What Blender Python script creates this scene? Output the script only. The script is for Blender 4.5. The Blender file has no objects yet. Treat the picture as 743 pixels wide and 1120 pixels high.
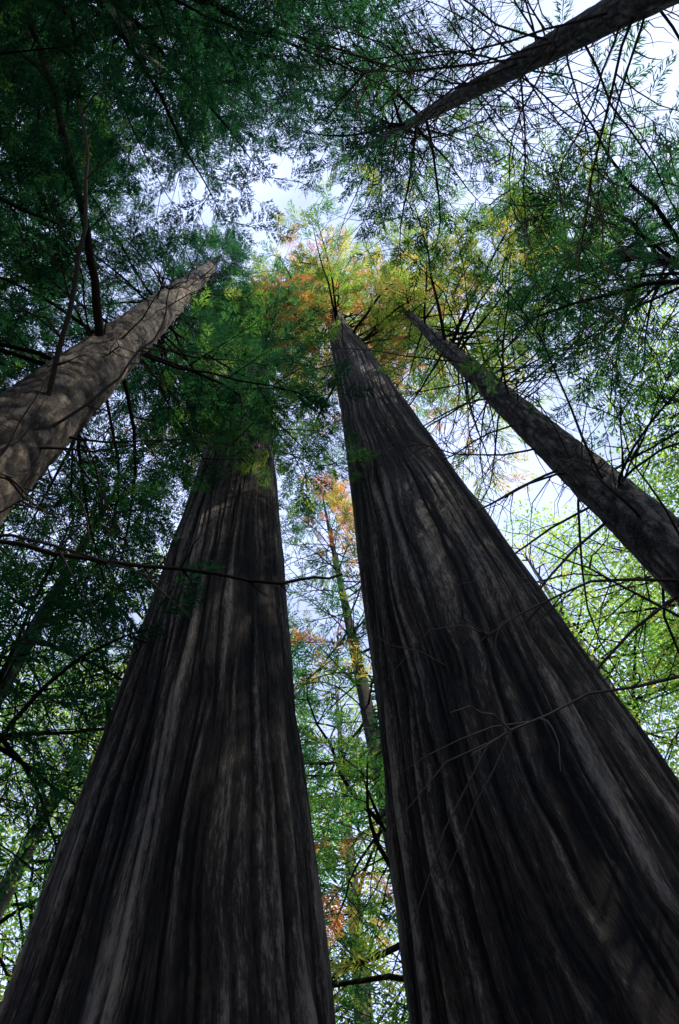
import bpy, math, random
import numpy as np
from mathutils import Vector, Matrix
rng=np.random.default_rng(7); random.seed(7)
S=bpy.context.scene
S.view_settings.view_transform='Standard'; S.view_settings.look='None'; S.view_settings.exposure=0
R=math.radians
SUN_AZ=100; SUN_EL=60
# ---------------- materials
def newmat(n):
    m=bpy.data.materials.new(n); m.use_nodes=True; nt=m.node_tree; nt.nodes.clear(); return m,nt
def N(nt,t,**k):
    n=nt.nodes.new(t)
    for a,b in k.items(): setattr(n,a,b)
    return n
def ramp(nt,stops):
    r=N(nt,'ShaderNodeValToRGB'); e=r.color_ramp.elements
    while len(e)<len(stops): e.new(0.5)
    for i,(p,c) in enumerate(stops): e[i].position=p; e[i].color=(*c,1)
    return r
def bark(name,dark,mid,light,sc=9,zs=0.05,zf=.1,bump=1.0,patch=(0.5,0.6,0.45),rw=.9,fine=5):
    m,nt=newmat(name); L=nt.links
    o=N(nt,'ShaderNodeOutputMaterial'); b=N(nt,'ShaderNodeBsdfPrincipled'); b.inputs['Roughness'].default_value=0.8
    b.inputs['Specular IOR Level'].default_value=0.2
    L.new(b.outputs[0],o.inputs[0])
    tc=N(nt,'ShaderNodeAttribute',attribute_name='bc')
    def noi(s,scale,det=5,rough=.65,dist=0):
        q=N(nt,'ShaderNodeMapping'); q.inputs['Scale'].default_value=s; L.new(tc.outputs['Vector'],q.inputs[0])
        n=N(nt,'ShaderNodeTexNoise'); n.inputs['Scale'].default_value=scale; n.inputs['Detail'].default_value=det
        n.inputs['Roughness'].default_value=rough; n.inputs['Distortion'].default_value=dist; L.new(q.outputs[0],n.inputs['Vector']); return n
    n1=noi((1,1,zs),sc,3,.6,.2); n2=noi((1,1,zf),sc*fine,5,.8,.3); n3=noi((1,1,.5),.8,3,.6); n4=noi((1,1,zs*5),sc*1.6,3,.6)
    m2=N(nt,'ShaderNodeMath',operation='MULTIPLY'); L.new(n1.outputs[0],m2.inputs[0]); m2.inputs[1].default_value=.35
    mx=N(nt,'ShaderNodeMath',operation='MULTIPLY_ADD'); L.new(n2.outputs[0],mx.inputs[0]); mx.inputs[1].default_value=.65; L.new(m2.outputs[0],mx.inputs[2])
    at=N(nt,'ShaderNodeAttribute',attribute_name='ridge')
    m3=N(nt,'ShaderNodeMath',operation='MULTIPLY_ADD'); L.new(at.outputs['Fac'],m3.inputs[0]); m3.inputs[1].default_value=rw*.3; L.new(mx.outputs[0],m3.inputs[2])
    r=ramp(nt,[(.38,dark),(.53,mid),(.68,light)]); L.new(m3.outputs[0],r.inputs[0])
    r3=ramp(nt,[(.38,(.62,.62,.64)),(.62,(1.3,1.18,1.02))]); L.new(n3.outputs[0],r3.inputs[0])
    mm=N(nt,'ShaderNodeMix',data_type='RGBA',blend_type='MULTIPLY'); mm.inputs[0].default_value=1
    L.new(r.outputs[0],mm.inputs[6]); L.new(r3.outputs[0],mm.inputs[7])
    r4=ramp(nt,[(.56,(0,0,0)),(.66,(.5,.5,.5))]); L.new(n4.outputs[0],r4.inputs[0])
    m5=N(nt,'ShaderNodeMix',data_type='RGBA',blend_type='MIX'); L.new(r4.outputs[0],m5.inputs[0]); L.new(mm.outputs[2],m5.inputs[6]); m5.inputs[7].default_value=(*patch,1)
    L.new(m5.outputs[2],b.inputs['Base Color'])
    bp=N(nt,'ShaderNodeBump'); bp.inputs['Strength'].default_value=bump; bp.inputs['Distance'].default_value=.10
    L.new(mx.outputs[0],bp.inputs['Height']); L.new(bp.outputs[0],b.inputs['Normal'])
    return m
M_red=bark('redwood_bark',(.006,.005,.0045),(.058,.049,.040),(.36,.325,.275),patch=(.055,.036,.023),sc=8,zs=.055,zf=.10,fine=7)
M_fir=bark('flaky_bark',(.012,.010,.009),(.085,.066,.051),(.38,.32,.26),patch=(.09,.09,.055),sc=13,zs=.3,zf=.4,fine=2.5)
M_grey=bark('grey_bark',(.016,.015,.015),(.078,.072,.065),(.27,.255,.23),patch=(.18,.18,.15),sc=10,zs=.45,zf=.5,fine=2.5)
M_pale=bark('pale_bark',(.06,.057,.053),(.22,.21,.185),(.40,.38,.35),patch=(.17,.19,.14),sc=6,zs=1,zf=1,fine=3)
def simple(name,c,rough=.9):
    m,nt=newmat(name); o=N(nt,'ShaderNodeOutputMaterial'); b=N(nt,'ShaderNodeBsdfDiffuse'); nt.links.new(b.outputs[0],o.inputs[0])
    n=N(nt,'ShaderNodeTexNoise'); n.inputs['Scale'].default_value=3; n.inputs['Detail'].default_value=1; r=ramp(nt,[(.35,tuple(x*.5 for x in c)),(.65,tuple(x*1.4 for x in c))])
    nt.links.new(n.outputs[0],r.inputs[0]); nt.links.new(r.outputs[0],b.inputs['Color']); return m
M_twig=simple('twig_bark',(.045,.036,.03)); M_floor=simple('forest_floor',(.06,.045,.028)); M_dead=simple('dead_twig_bark',(.10,.08,.064))
def leafmat(name,stops,tr=.5,tb=1.6):
    m,nt=newmat(name); L=nt.links; o=N(nt,'ShaderNodeOutputMaterial')
    at=N(nt,'ShaderNodeAttribute',attribute_name='tint'); r=ramp(nt,stops); L.new(at.outputs['Fac'],r.inputs[0])
    d=N(nt,'ShaderNodeBsdfDiffuse'); t=N(nt,'ShaderNodeBsdfTranslucent'); L.new(r.outputs[0],d.inputs[0])
    mu=N(nt,'ShaderNodeMix',data_type='RGBA',blend_type='MULTIPLY'); mu.inputs[0].default_value=1; L.new(r.outputs[0],mu.inputs[6]); mu.inputs[7].default_value=(tb*1.2,tb*1.2,tb*.8,1)
    L.new(mu.outputs[2],t.inputs[0])
    mx=N(nt,'ShaderNodeMixShader'); mx.inputs[0].default_value=tr; L.new(d.outputs[0],mx.inputs[1]); L.new(t.outputs[0],mx.inputs[2])
    L.new(mx.outputs[0],o.inputs[0]); return m
ST=[(0,(.005,.022,.014)),(.3,(.012,.052,.023)),(.5,(.045,.115,.027)),(.66,(.15,.21,.042)),(.8,(.29,.25,.06)),(.92,(.28,.115,.055)),(1,(.22,.075,.042))]
M_leaf=leafmat('conifer_needles',ST,.6,2.5); M_broad=leafmat('broad_leaves',[(0,(.020,.078,.022)),(.5,(.085,.19,.036)),(.8,(.23,.31,.07)),(1,(.34,.32,.1))],.6,2.5)
# ---------------- mesh helpers
def build_mesh(name,V,F,mat,smooth=True,attrs=None,vec=None):
    V=np.asarray(V,dtype=np.float32); F=np.asarray(F,dtype=np.int32)
    me=bpy.data.meshes.new(name); me.vertices.add(len(V)); me.vertices.foreach_set('co',V.ravel())
    M=len(F); me.loops.add(M*4); me.loops.foreach_set('vertex_index',F.ravel())
    me.polygons.add(M); me.polygons.foreach_set('loop_start',np.arange(0,M*4,4,dtype=np.int32))
    me.polygons.foreach_set('use_smooth',np.full(M,smooth))
    me.update(calc_edges=True)
    if attrs:
        for k,a in attrs.items():
            at=me.attributes.new(k,'FLOAT','POINT'); at.data.foreach_set('value',np.asarray(a,dtype=np.float32))
    if vec:
        for k,a in vec.items():
            at=me.attributes.new(k,'FLOAT_VECTOR','POINT'); at.data.foreach_set('vector',np.asarray(a,dtype=np.float32).ravel())
    me.materials.append(mat); return me
def add(name,me,parent=None,loc=(0,0,0),rotz=0,scale=1):
    o=bpy.data.objects.new(name,me); S.collection.objects.link(o); o.location=loc; o.rotation_euler=(0,0,rotz); o.scale=(scale,)*3
    if parent: o.parent=parent
    return o
class Acc:
    def __init__(s): s.V=[];s.F=[];s.n=0
    def add(s,V,F): s.V.append(V); s.F.append(F+s.n); s.n+=len(V)
    def tube(s,P,r,n=5):
        P=np.asarray(P,float); r=np.asarray(r,float); k=len(P)
        T=np.gradient(P,axis=0); T/=np.linalg.norm(T,axis=1,keepdims=True)+1e-9
        ref=np.array([0,0,1.]) if abs(T[0,2])<.9 else np.array([1.,0,0])
        A=np.cross(T,ref); A/=np.linalg.norm(A,axis=1,keepdims=True)+1e-9; B=np.cross(T,A)
        a=np.arange(n)*2*np.pi/n
        V=(P[:,None]+r[:,None,None]*(np.cos(a)[None,:,None]*A[:,None]+np.sin(a)[None,:,None]*B[:,None])).reshape(-1,3)
        i=np.arange(k-1)[:,None]*n; j=np.arange(n)[None]; j2=(j+1)%n
        F=np.stack([i+j,i+j2,i+n+j2,i+n+j],-1).reshape(-1,4); s.add(V,F)
    def mesh(s,name,mat,smooth=True): return build_mesh(name,np.concatenate(s.V),np.concatenate(s.F),mat,smooth)
def vnoise(u,v,pu,seed):
    g=np.random.default_rng(seed).random((pu,512)); u=u%pu; u0=np.floor(u).astype(int); v=v+40; v0=np.floor(v).astype(int)
    fu=u-u0; fv=v-v0; fu=fu*fu*(3-2*fu); fv=fv*fv*(3-2*fv); u1=(u0+1)%pu; u0%=pu; v0%=512; v1=(v0+1)%512
    return (g[u0,v0]*(1-fu)+g[u1,v0]*fu)*(1-fv)+(g[u0,v1]*(1-fu)+g[u1,v1]*fu)*fv
def trunk_mesh(name,prof,axis,mat,nseg=360,dz=.08,amp=.06,cells=26,vf=.22,seed=1,flakes=0,R0=None,lobes=.09):
    H=prof[-1][0]; nz=int(H/dz); zz=-.3+(H+.3)*np.linspace(0,1,nz)**1.35
    r=np.interp(zz,[p[0] for p in prof],[p[1] for p in prof]); ax=np.interp(zz,[a[0] for a in axis],[a[1] for a in axis]); ay=np.interp(zz,[a[0] for a in axis],[a[2] for a in axis])
    th=np.linspace(0,2*np.pi,nseg,endpoint=False); TH,Z=np.meshgrid(th,zz); u=TH/(2*np.pi)
    w=(vnoise(u*6,Z*.16,6,seed)-.5)*.05+(vnoise(u*20,Z*.5,20,seed+1)-.5)*.018+(vnoise(u*50,Z*1.6,50,seed+7)-.5)*.005
    uu=u+w
    a=np.abs(2*vnoise(uu*cells,Z*vf,cells,seed+2)-1)**.6; b=np.abs(2*vnoise(uu*cells*2,Z*vf*1.8,cells*2,seed+3)-1)**.6; c=vnoise(uu*cells*5,Z*vf*5,cells*5,seed+4)
    lob=vnoise(u*7,Z*.05,7,seed+5)-.5
    ridge=.42*a+.33*b+.25*c
    if flakes: ridge=.5*ridge+.5*np.abs(2*vnoise(uu*22,Z*flakes,22,seed+9)-1)**.6
    rr=r[:,None]*(1+lobes*lob)+amp*(ridge-.5)*np.clip(r[:,None]/prof[1][1],.25,1.3)
    V=np.stack([ax[:,None]+rr*np.cos(TH),ay[:,None]+rr*np.sin(TH),Z],-1).reshape(-1,3)
    q=R0 or prof[2][1]; bc=np.stack([q*np.cos(uu*2*np.pi),q*np.sin(uu*2*np.pi),Z],-1).reshape(-1,3)
    i=np.arange(nz-1)[:,None]*nseg; j=np.arange(nseg)[None]; j2=(j+1)%nseg
    F=np.stack([i+j,i+j2,i+nseg+j2,i+nseg+j],-1).reshape(-1,4)
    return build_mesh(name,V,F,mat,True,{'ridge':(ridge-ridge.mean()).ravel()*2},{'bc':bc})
def leafquad(p,d,l,w,nz=0):
    d=np.array(d)/np.linalg.norm(d); s=np.array([-d[1],d[0],nz]); p=np.array(p)
    return [p,p+d*l*.45+s*w/2,p+d*l,p+d*l*.45-s*w/2]
def tmpl(kind,seed=0):
    g=np.random.default_rng(seed); Q=[]
    if kind=='fine':
        for i in range(8):
            t=.05+.115*i
            for sd in (-1,1):
                a=R(44+g.uniform(-14,14))*sd; L=(.46*(1-t*.65))*g.uniform(.6,1.15); d=np.array([math.cos(a),math.sin(a),g.uniform(-.3,.15)])
                p=np.array([t+g.uniform(-.03,.03),0,-.12*t*t])
                for k in range(3):
                    q=p+d*L*(k+.2)/3
                    s2=1 if k%2 else -1
                    for s3 in (s2,-s2*.8):
                        aa=a+s3*R(26+g.uniform(-8,8)); Q.append(leafquad(q,[math.cos(aa),math.sin(aa),g.uniform(-.4,.3)],.15*g.uniform(.7,1.2),.026,g.uniform(-.5,.5)))
                Q.append(leafquad(p,d,L*1.1,.024))
    elif kind=='mid':
        for i in range(9):
            t=.03+.105*i
            for sd in (-1,1):
                a=R(42+g.uniform(-16,16))*sd; L=(.44*(1-t*.6))*g.uniform(.5,1.2); d=np.array([math.cos(a),math.sin(a),g.uniform(-.35,.15)]); p=np.array([t,0,-.12*t*t])
                Q.append(leafquad(p,d,L,.035,g.uniform(-.5,.5)))
                for f in (.2,.5):
                    aa=a+R(24)*g.choice([-1,1]); Q.append(leafquad(p+d*L*f,[math.cos(aa),math.sin(aa),g.uniform(-.5,.3)],L*.6,.03,g.uniform(-.5,.5)))
        Q.append(leafquad([0,0,0],[1,0,-.1],1.1,.03))
    elif kind=='coarse':
        for i in range(9):
            t=.03+.1*i
            for sd in (-1,1):
                a=R(46+g.uniform(-20,20))*sd; L=(.46*(1-t*.6))*g.uniform(.6,1.15)
                Q.append(leafquad([t,0,-.12*t*t],[math.cos(a),math.sin(a),g.uniform(-.4,.3)],L,.065,g.uniform(-.5,.5)))
    else:
        for i in range(24):
            p=[g.uniform(0,1),g.uniform(-.45,.45),g.uniform(-.3,.3)]; a=g.uniform(-2,2)
            Q.append(leafquad(p,[math.cos(a),math.sin(a),g.uniform(-.8,.4)],g.uniform(.09,.16),g.uniform(.055,.095),g.uniform(-1,1)))
    return np.array(Q).reshape(-1,3)
TM={k:[tmpl(k,s) for s in range(4)] for k in ('fine','mid','coarse','broad')}
def foliage_mesh(name,P,D,Nn,sc,tint,kind,mat):
    P=np.array(P);D=np.array(D);Nn=np.array(Nn);sc=np.array(sc);tint=np.array(tint)
    D/=np.linalg.norm(D,axis=1,keepdims=True); Y=np.cross(Nn,D); Y/=np.linalg.norm(Y,axis=1,keepdims=True)+1e-9; Z=np.cross(D,Y)
    Vs=[];Ts=[]
    pick=rng.integers(0,4,len(P))
    for k in range(4):
        I=np.where(pick==k)[0]; T=TM[kind][k]
        if not len(I): continue
        V=P[I,None]+sc[I,None,None]*(T[None,:,0:1]*D[I,None]+T[None,:,1:2]*Y[I,None]+T[None,:,2:3]*Z[I,None])
        nq=len(T)//4; tt=tint[I][:,None]+rng.normal(0,.05,(len(I),nq)); Ts.append(np.repeat(tt.ravel(),4)); Vs.append(V.reshape(-1,3))
    V=np.concatenate(Vs); F=np.arange(len(V)).reshape(-1,4)
    return build_mesh(name,V,F,mat,False,{'tint':np.clip(np.concatenate(Ts),0,1)})
def curve(p,az,el,L,n,droop,wig=.12):
    P=[np.array(p,float)]; st=L/(n-1)
    for i in range(n-1):
        P.append(P[-1]+st*np.array([math.cos(el)*math.sin(az),math.cos(el)*math.cos(az),math.sin(el)])); el-=droop/(n-1)+rng.normal(0,wig*.5); az+=rng.normal(0,wig)
    return np.array(P)
def crown(br,P,D,NN,SC,TI,axisf,z0,z1,nb,Lf,sp=.38,ssz=.75,tintf=None,avoid=(),el0=.1,droop=.5,rb=.05,fillin=0.15,sub=.42):
    for i in range(nb):
        z=z0+(z1-z0)*((i+rng.random())/nb); az=rng.uniform(0,2*math.pi); skip=False
        for c,hw,zmax in avoid:
            dd=(az-R(c)+math.pi)%(2*math.pi)-math.pi
            if abs(dd)<hw and z<zmax: skip=True
        if skip: continue
        L=Lf(z)*rng.uniform(.6,1.15)
        if L<.4: continue
        b=curve(axisf(z),az,el0+rng.normal(0,.12),L,8,droop+rng.normal(0,.15)); br.tube(b,np.linspace(rb*L/4,.006,8),5)
        ns=max(4,int(L/sub)); tb=tintf(z,az) if tintf else .2
        for k in range(ns):
            t=fillin+(1-fillin)*(k+rng.random()*.8)/ns; x=t*7; i0=min(int(x),6); p=b[i0]+(b[i0+1]-b[i0])*(x-i0); dr=b[i0+1]-b[i0]
            a0=math.atan2(dr[0],dr[1]); sd=1 if k%2 else -1
            Ls=L*.42*(1-.65*t)*rng.uniform(.6,1.2)+.3; aa=a0+sd*rng.uniform(.6,1.15)
            s=curve(p,aa,rng.normal(-.1,.25),Ls,4,.35,.15); br.tube(s,np.linspace(.012,.004,4),3)
            nn=max(2,int(Ls/sp)+1); tk=tb+rng.normal(0,.08)
            for q in range(nn):
                tt=(q+.5)/nn*3; j=min(int(tt),2); pp=s[j]+(s[j+1]-s[j])*(tt-j); dd=s[j+1]-s[j]; ad=math.atan2(dd[0],dd[1])+(rng.uniform(.4,.9)*(1 if q%2 else -1) if q<nn-1 else 0)
                e=rng.normal(-.25,.3); P.append(pp); D.append([math.cos(e)*math.sin(ad),math.cos(e)*math.cos(ad),math.sin(e)])
                NN.append([rng.normal(0,.45),rng.normal(0,.45),1]); SC.append(ssz*rng.uniform(.55,1.2)); TI.append(tk+rng.normal(0,.05))
        P.append(b[-2]); D.append(b[-1]-b[-2]); NN.append([0.1,0,1]); SC.append(ssz); TI.append(tb)
def bare(br,axisf,z0,z1,nb,Lf,az=None,rb=.03,el0=0,droop=.5,forks=7):
    for i in range(nb):
        z=rng.uniform(z0,z1); a=rng.uniform(0,2*math.pi) if az is None else rng.uniform(*az); L=Lf(z)*rng.uniform(.5,1.2)
        b=curve(axisf(z),a,el0+rng.normal(0,.25),L,9,droop+rng.normal(0,.3),.14); br.tube(b,np.linspace(rb*(.5+L/6),.004,9),5)
        for k in range(int(forks*rng.uniform(.5,1.3))):
            x=rng.uniform(1.5,7.8); j=int(x); p=b[j]+(b[j+1]-b[j])*(x-j); dr=b[j+1]-b[j]; a0=math.atan2(dr[0],dr[1])
            s=curve(p,a0+rng.choice([-1,1])*rng.uniform(.5,1.2),rng.normal(-.1,.4),L*rng.uniform(.12,.4),5,.5,.25); br.tube(s,np.linspace(.009,.003,5),3)
def axf(axis):
    A=np.array(axis,float)
    return lambda z: np.array([np.interp(z,A[:,0],A[:,1]),np.interp(z,A[:,0],A[:,2]),z])
def tree(name,az,d,prof,axis,mat,tk={},crowns=(),bares=(),kind='mid',lmat=None,extra=None):
    e=bpy.data.objects.new(name,None); S.collection.objects.link(e); e.location=(d*math.sin(R(az)),d*math.cos(R(az)),0)
    add('trunk',trunk_mesh('trunk',prof,axis,mat,**tk),e); f=axf(axis); br=Acc(); db=Acc()
    P,D,NN,SC,TI=[],[],[],[],[]
    for c in crowns: crown(br,P,D,NN,SC,TI,f,**c)
    for b in bares: bare(db,f,**b)
    if extra: extra(db,e.location)
    if br.V: add('branches',br.mesh('branches',M_twig),e)
    if db.V: add('dead_branches',db.mesh('dead_branches',M_dead),e)
    if P: add('foliage',foliage_mesh('foliage',P,D,NN,SC,TI,kind,lmat or M_leaf),e)
    return e
def rust(base,sd,p,zmax=99):
    return lambda z,a:(rng.uniform(.86,1) if (rng.random()<p and z<zmax) else base+rng.normal(0,sd))
# right redwood
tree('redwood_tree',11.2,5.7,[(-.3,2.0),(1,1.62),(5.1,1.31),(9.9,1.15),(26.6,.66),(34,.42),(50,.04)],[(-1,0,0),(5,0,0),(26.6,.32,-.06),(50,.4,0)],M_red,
  dict(nseg=1000,seed=3,amp=.19,cells=44,dz=.13,vf=.17),
  crowns=[dict(z0=28.5,z1=49,nb=98,Lf=lambda z:4.7*(52-z)/21,tintf=rust(.56,.14,.3,36),ssz=.75,rb=.05,droop=.25,avoid=[(191,.8,30)])],
  bares=[dict(z0=25,z1=32,nb=34,Lf=lambda z:2.4,rb=.022)])
# left redwood
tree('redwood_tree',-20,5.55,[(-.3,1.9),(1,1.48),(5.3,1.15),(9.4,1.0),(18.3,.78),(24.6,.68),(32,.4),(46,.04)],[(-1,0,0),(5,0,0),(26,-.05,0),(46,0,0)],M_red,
  dict(nseg=920,seed=21,amp=.18,cells=42,dz=.13,vf=.17),
  crowns=[dict(z0=22,z1=45,nb=116,Lf=lambda z:4.8*(47-z)/26,tintf=rust(.40,.18,.12,36),ssz=.74,rb=.05,avoid=[(90,.7,29),(160,.7,26)])],
  bares=[dict(z0=15,z1=28,nb=70,Lf=lambda z:2.4,rb=.02)])
# left fir, close
def ex(br,loc):
    o=np.array(loc)
    def pl(pts,r0,r1,n=16):
        pts=np.array(pts,float)+np.array([0,0,1.6]); t=np.linspace(0,len(pts)-1,n); P=np.stack([np.interp(t,range(len(pts)),pts[:,k]) for k in range(3)],1)
        P[1:-1]=(P[:-2]+2*P[1:-1]+P[2:])/4; P+=rng.normal(0,.015,P.shape)
        br.tube(P-o,np.linspace(r0,r1,n),7)
        for k in range(9):
            j=rng.integers(2,n-2); dr=P[j+1]-P[j]; a0=math.atan2(dr[0],dr[1]); s=curve(P[j]-o,a0+rng.choice([-1,1])*rng.uniform(.5,1.2),rng.normal(0,.4),rng.uniform(.4,1.3)*(1 if r0>.03 else .35),5,.4,.25); br.tube(s,np.linspace(min(.012,r0*.5),.003,5),4)
    pl([(-3.0,1.7,12),(-2.8,0,12.5),(-2.8,-1.9,13),(-3.1,-3.5,14)],.07,.035)
    pl([(-3.0,1.9,8.2),(-2.6,1.1,8.8),(-2.3,0.1,9.8),(-2.2,-.9,11.2),(-2.5,-2.0,13)],.035,.018)
    pl([(-3.1,1.9,6.0),(-2.76,2.2,6.05),(-1.53,2.68,6),(-.52,3.07,6.02),(-.1,3.2,6.3)],.024,.011)
    pl([(-3.1,1.9,7.5),(-2.2,1.6,8.5),(-1.6,1.2,9.5),(-1.4,.6,10.5)],.02,.006)
tree('fir_tree',-60.5,3.6,[(-.3,.62),(1,.5),(8,.44),(16,.37),(28,.26),(38,.05)],[(-1,0,0),(8,0,0),(30,.3,.25),(38,.3,.3)],M_fir,
  dict(nseg=340,seed=5,amp=.08,cells=18,vf=.9,flakes=3.5,dz=.045),
  crowns=[dict(z0=12,z1=37,nb=134,Lf=lambda z:4.6*(40-z)/26,tintf=rust(.13,.13,.0),ssz=.58,sp=.30,avoid=[(120,1.05,32)],rb=.035)],
  bares=[dict(z0=6,z1=28,nb=55,Lf=lambda z:2.4,rb=.02)],kind='fine',extra=ex)
tree('hemlock_tree',-112,6.6,[(-.3,.5),(1,.36),(10,.3),(30,.05)],[(-1,0,0),(30,.2,.1)],M_grey,dict(nseg=90,seed=8,amp=.03,cells=12),
  crowns=[dict(z0=12,z1=31,nb=118,Lf=lambda z:4.9*(34-z)/20,tintf=rust(.1,.13,0),ssz=.6,sp=.34,avoid=[(68,.4,20)])],kind='fine')
tree('hemlock_tree',-150,5.7,[(-.3,.5),(1,.36),(10,.3),(34,.05)],[(-1,0,0),(14,0,.1),(34,.5,1.6)],M_grey,dict(nseg=90,seed=81,amp=.03,cells=12),
  crowns=[dict(z0=15,z1=33.5,nb=124,Lf=lambda z:5.6*(42-z)/24,tintf=rust(.12,.13,0),ssz=.62,sp=.38)],bares=[dict(z0=14,z1=28,nb=30,Lf=lambda z:4.2,rb=.022)],kind='fine')
tree('hemlock_tree',-84,7.5,[(-.3,.45),(1,.32),(10,.26),(28,.05)],[(-1,0,0),(28,.2,.1)],M_grey,dict(nseg=90,seed=9,amp=.03,cells=12),
  crowns=[dict(z0=8,z1=27,nb=95,Lf=lambda z:4.0*(30-z)/20,tintf=rust(.13,.13,0),ssz=.62,sp=.38)],kind='mid')
tree('hemlock_tree',168,6.6,[(-.3,.45),(1,.32),(10,.26),(33,.05)],[(-1,0,0),(33,0,.6)],M_grey,dict(nseg=90,seed=91,amp=.03,cells=12),
  crowns=[dict(z0=19,z1=32,nb=42,Lf=lambda z:4.5*(37-z)/19,tintf=rust(.16,.1,0),ssz=.64,sp=.45)],bares=[dict(z0=15,z1=30,nb=48,Lf=lambda z:4.6,rb=.018,forks=12)],kind='mid')
# right conifer
tree('fir_tree',38.5,6.0,[(-.3,.55),(1,.42),(9.5,.35),(24,.2),(36,.04)],[(-1,0,0),(36,0,0)],M_grey,
  dict(nseg=240,seed=12,amp=.06,cells=14,vf=1.2,flakes=3,dz=.06),
  crowns=[dict(z0=21,z1=35,nb=66,Lf=lambda z:4.2*(38-z)/16,tintf=rust(.60,.12,.02),ssz=.70,avoid=[(-80,.7,30),(218,.6,26)])],
  bares=[dict(z0=7,z1=25,nb=90,Lf=lambda z:3.6,rb=.02,forks=12)])
# upper right conifer
tree('fir_tree',105,3.6,[(-.3,.3),(1,.21),(10,.155),(30,.09),(36,.02)],[(-1,0,0),(10,0,0),(30,0,.1),(36,0,0)],M_grey,
  dict(nseg=140,seed=14,amp=.025,cells=12,vf=2,flakes=5,dz=.06),
  crowns=[dict(z0=20,z1=35,nb=38,Lf=lambda z:4.0*(38-z)/18,tintf=rust(.22,.12,.0),ssz=.62)],
  bares=[dict(z0=9,z1=28,nb=90,Lf=lambda z:3.0,rb=.015,forks=14)])
tree('fir_tree',70,8.5,[(-.3,.4),(1,.3),(10,.2),(33,.03)],[(-1,0,0),(33,0,0)],M_grey,dict(nseg=90,seed=15,amp=.02,cells=12),
  crowns=[dict(z0=14,z1=32,nb=62,Lf=lambda z:4.4*(35-z)/18,tintf=rust(.27,.13,.0),ssz=.74)],
  bares=[dict(z0=10,z1=22,nb=34,Lf=lambda z:3.2,rb=.02)])
# thin middle conifer
tree('fir_tree',-1.2,11,[(-.3,.35),(1,.27),(14,.18),(27,.06),(31,.02)],[(-1,.2,0),(14,0,0),(27,-.25,0),(31,-.3,0)],M_grey,dict(nseg=80,seed=16,amp=.03,cells=12),
  crowns=[dict(z0=8,z1=31,nb=64,Lf=lambda z:2.9*(34-z)/16,tintf=lambda z,a:(.93 if rng.random()<(.34 if z>21 else .04) else .38+rng.normal(0,.14)),ssz=.68,sub=.55)],
  bares=[dict(z0=6,z1=27,nb=90,Lf=lambda z:2.8,rb=.02,forks=10)])
tree('fir_tree',-44,8.5,[(-.3,.3),(1,.2),(12,.15),(24,.03)],[(-1,0,0),(24,.3,.2)],M_grey,dict(nseg=70,seed=17,amp=.03,cells=12),
  crowns=[dict(z0=8,z1=23,nb=64,Lf=lambda z:3.5*(26-z)/15,tintf=rust(.17,.12,0),ssz=.64,sp=.42)],bares=[dict(z0=6,z1=16,nb=30,Lf=lambda z:2.4,rb=.02)])
tree('alder_tree',-35.5,14.5,[(-.3,.3),(1,.24),(14,.18),(26,.04)],[(-1,-.6,0),(12,0,0),(26,1.6,.3)],M_pale,dict(nseg=70,seed=18,amp=.01,cells=12),
  crowns=[dict(z0=12,z1=26,nb=46,Lf=lambda z:3.7,tintf=rust(.6,.2,0),ssz=.8,el0=.4,sp=.5)],kind='broad',lmat=M_broad)
# ---- background forest: shared variants
def variant(kind,H,z0,L,nb,tint,mat,lm,el0,sp,ssz,sub=.5):
    prof=[(-.3,.5),(1,.4),(H*.5,.24),(H,.03)]; axis=[(-1,0,0),(H*.5,rng.normal(0,.3),rng.normal(0,.3)),(H,0,0)]
    f=axf(axis); br=Acc(); A=([],[],[],[],[])
    crown(br,*A,f,z0=z0,z1=H-.5,nb=nb,Lf=lambda z:L*(max(.15,(H+1-z)/(H-z0)) if kind!='broad' else math.sqrt(max(.1,1-((z-z0)/(H-z0)-.35)**2*2))),tintf=lambda z,a:tint+rng.normal(0,.16),el0=el0,sp=sp,ssz=ssz,rb=.05,sub=sub)
    bare(br,f,z0*.5,H*.7,26,lambda z:L*.7,rb=.02)
    return (trunk_mesh('trunk',prof,axis,mat,nseg=48,dz=.3,amp=.04,cells=10,seed=int(rng.integers(1e6))),br.mesh('branches',M_twig),foliage_mesh('foliage',*A,kind,lm))
CV=[variant('coarse',34,7,4.6,74,.32,M_grey,M_leaf,.05,.55,.88),variant('coarse',30,6,4.1,72,.2,M_grey,M_leaf,0,.55,.88),variant('coarse',38,10,4.4,74,.48,M_grey,M_leaf,.1,.55,.88)]
BV=[variant('broad',24,6,4.8,66,.43,M_pale,M_broad,.45,.6,.9,.56),variant('broad',28,8,4.6,66,.66,M_pale,M_broad,.4,.6,.9,.56)]
bg=bpy.data.objects.new('background_forest',None); S.collection.objects.link(bg)
def put(v,az,d,s=1):
    x,y=d*math.sin(R(az)),d*math.cos(R(az)); rz=rng.uniform(0,6.28)
    for n,me in zip(('trunk','branches','foliage'),v): add(n,me,bg,(x,y,0),rz,s)
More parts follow.
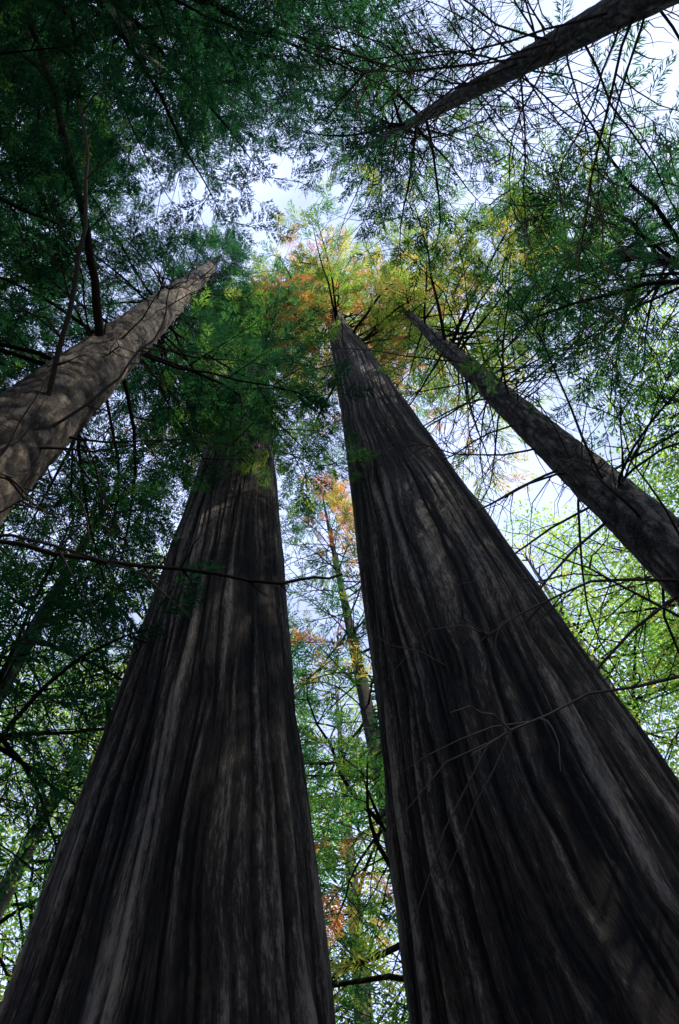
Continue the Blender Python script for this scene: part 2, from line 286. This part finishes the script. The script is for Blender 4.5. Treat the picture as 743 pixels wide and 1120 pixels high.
for az,d,v,s in [(-26,24,CV[0],1),(-31,19,BV[1],1),(-40,22,BV[0],1.05),(-49,17,BV[0],1.1),(-57,14,CV[1],1),(-70,16,CV[0],1),(-11.5,18,CV[0],1),(-5,22,BV[1],1.2),(7,19,CV[2],1),(14,24,CV[2],1),
   (25,17,BV[1],1.1),(32,22,BV[0],1.2),(37,14,BV[1],.85),(42,19,BV[0],1.1),(50,22,BV[1],1.2),(54,13,BV[0],1),(61,16,BV[1],1.1),(68,20,CV[0],1),(84,17,CV[1],1),(100,16,CV[0],.9),(118,17,CV[2],.9),(142,16,CV[1],1),(172,15,CV[1],1),(205,15,CV[0],1),(235,14,CV[1],1),(262,14,CV[1],1),
   (-20,30,CV[1],1.1),(-60,26,CV[2],1),(33,30,CV[2],1.1),
   (112,8.5,CV[1],.5),(135,8.5,CV[1],.48),(160,8,BV[0],.5),(186,8.5,CV[0],.42),(210,8,CV[1],.48),(232,8.5,BV[0],.5),(255,9,CV[1],.48)]:  # small unseen trees behind the camera, added to darken the lower trunks
    put(v,az+(rng.normal(0,.7)),d,s)
# ---- ground
n=120; xs=np.sinh(np.linspace(-4,4,n))/np.sinh(4)*400; X,Y=np.meshgrid(xs,xs)
Z=.25*np.sin(X*.31)*np.cos(Y*.27)+.12*np.sin(X*.9+Y*.7)-.05; Z*=np.clip((np.hypot(X,Y)-1)/4,0,1)
i=np.arange(n-1)[:,None]*n; j=np.arange(n-1)[None]; add('ground',build_mesh('ground',np.stack([X,Y,Z],-1).reshape(-1,3),np.stack([i+j,i+j+1,i+n+j+1,i+n+j],-1).reshape(-1,4),M_floor))
# ---- light
s=Vector((math.cos(R(SUN_EL))*math.sin(R(SUN_AZ)),math.cos(R(SUN_EL))*math.cos(R(SUN_AZ)),math.sin(R(SUN_EL))))
ld=bpy.data.lights.new('sun','SUN'); ld.energy=5; ld.angle=R(.5); ld.color=(1,.91,.76); lo=bpy.data.objects.new('sun',ld); S.collection.objects.link(lo); lo.rotation_euler=s.to_track_quat('Z','Y').to_euler()
w=bpy.data.worlds.new('World'); S.world=w; w.use_nodes=True; nt=w.node_tree; nt.nodes.clear(); L=nt.links
o=N(nt,'ShaderNodeOutputWorld'); sk=N(nt,'ShaderNodeTexSky'); sk.sky_type='NISHITA'; sk.sun_disc=False; sk.sun_elevation=R(SUN_EL); sk.sun_rotation=R(SUN_AZ); sk.dust_density=.6; sk.ozone_density=2
b1=N(nt,'ShaderNodeBackground'); b1.inputs[1].default_value=.15; L.new(sk.outputs[0],b1.inputs[0])
tc=N(nt,'ShaderNodeTexCoord'); no=N(nt,'ShaderNodeTexNoise'); no.inputs['Scale'].default_value=4; no.inputs['Detail'].default_value=4; L.new(tc.outputs['Generated'],no.inputs['Vector'])
rp=ramp(nt,[(.38,(.6,.6,.6)),(.56,(1,1,1))]); L.new(no.outputs[0],rp.inputs[0])
b2=N(nt,'ShaderNodeBackground'); b2.inputs[0].default_value=(.54,.64,1,1); b2.inputs[1].default_value=1.85
mx=N(nt,'ShaderNodeMixShader'); L.new(rp.outputs[0],mx.inputs[0]); L.new(b1.outputs[0],mx.inputs[1]); L.new(b2.outputs[0],mx.inputs[2]); L.new(mx.outputs[0],o.inputs[0])
# ---- camera
cd=bpy.data.cameras.new('camera'); cd.sensor_fit='VERTICAL'; cd.sensor_height=24; cd.lens=18.45; cd.clip_end=2000; cd.clip_start=.05
co=bpy.data.objects.new('camera',cd); S.collection.objects.link(co)
co.matrix_world=Matrix(((.9797,.2001,0,0),(.1848,-.9048,-.3834,0),(-.0767,.3755,-.9236,1.6),(0,0,0,1)))
S.camera=co
print('quads',sum(len(m.polygons) for m in bpy.data.meshes))
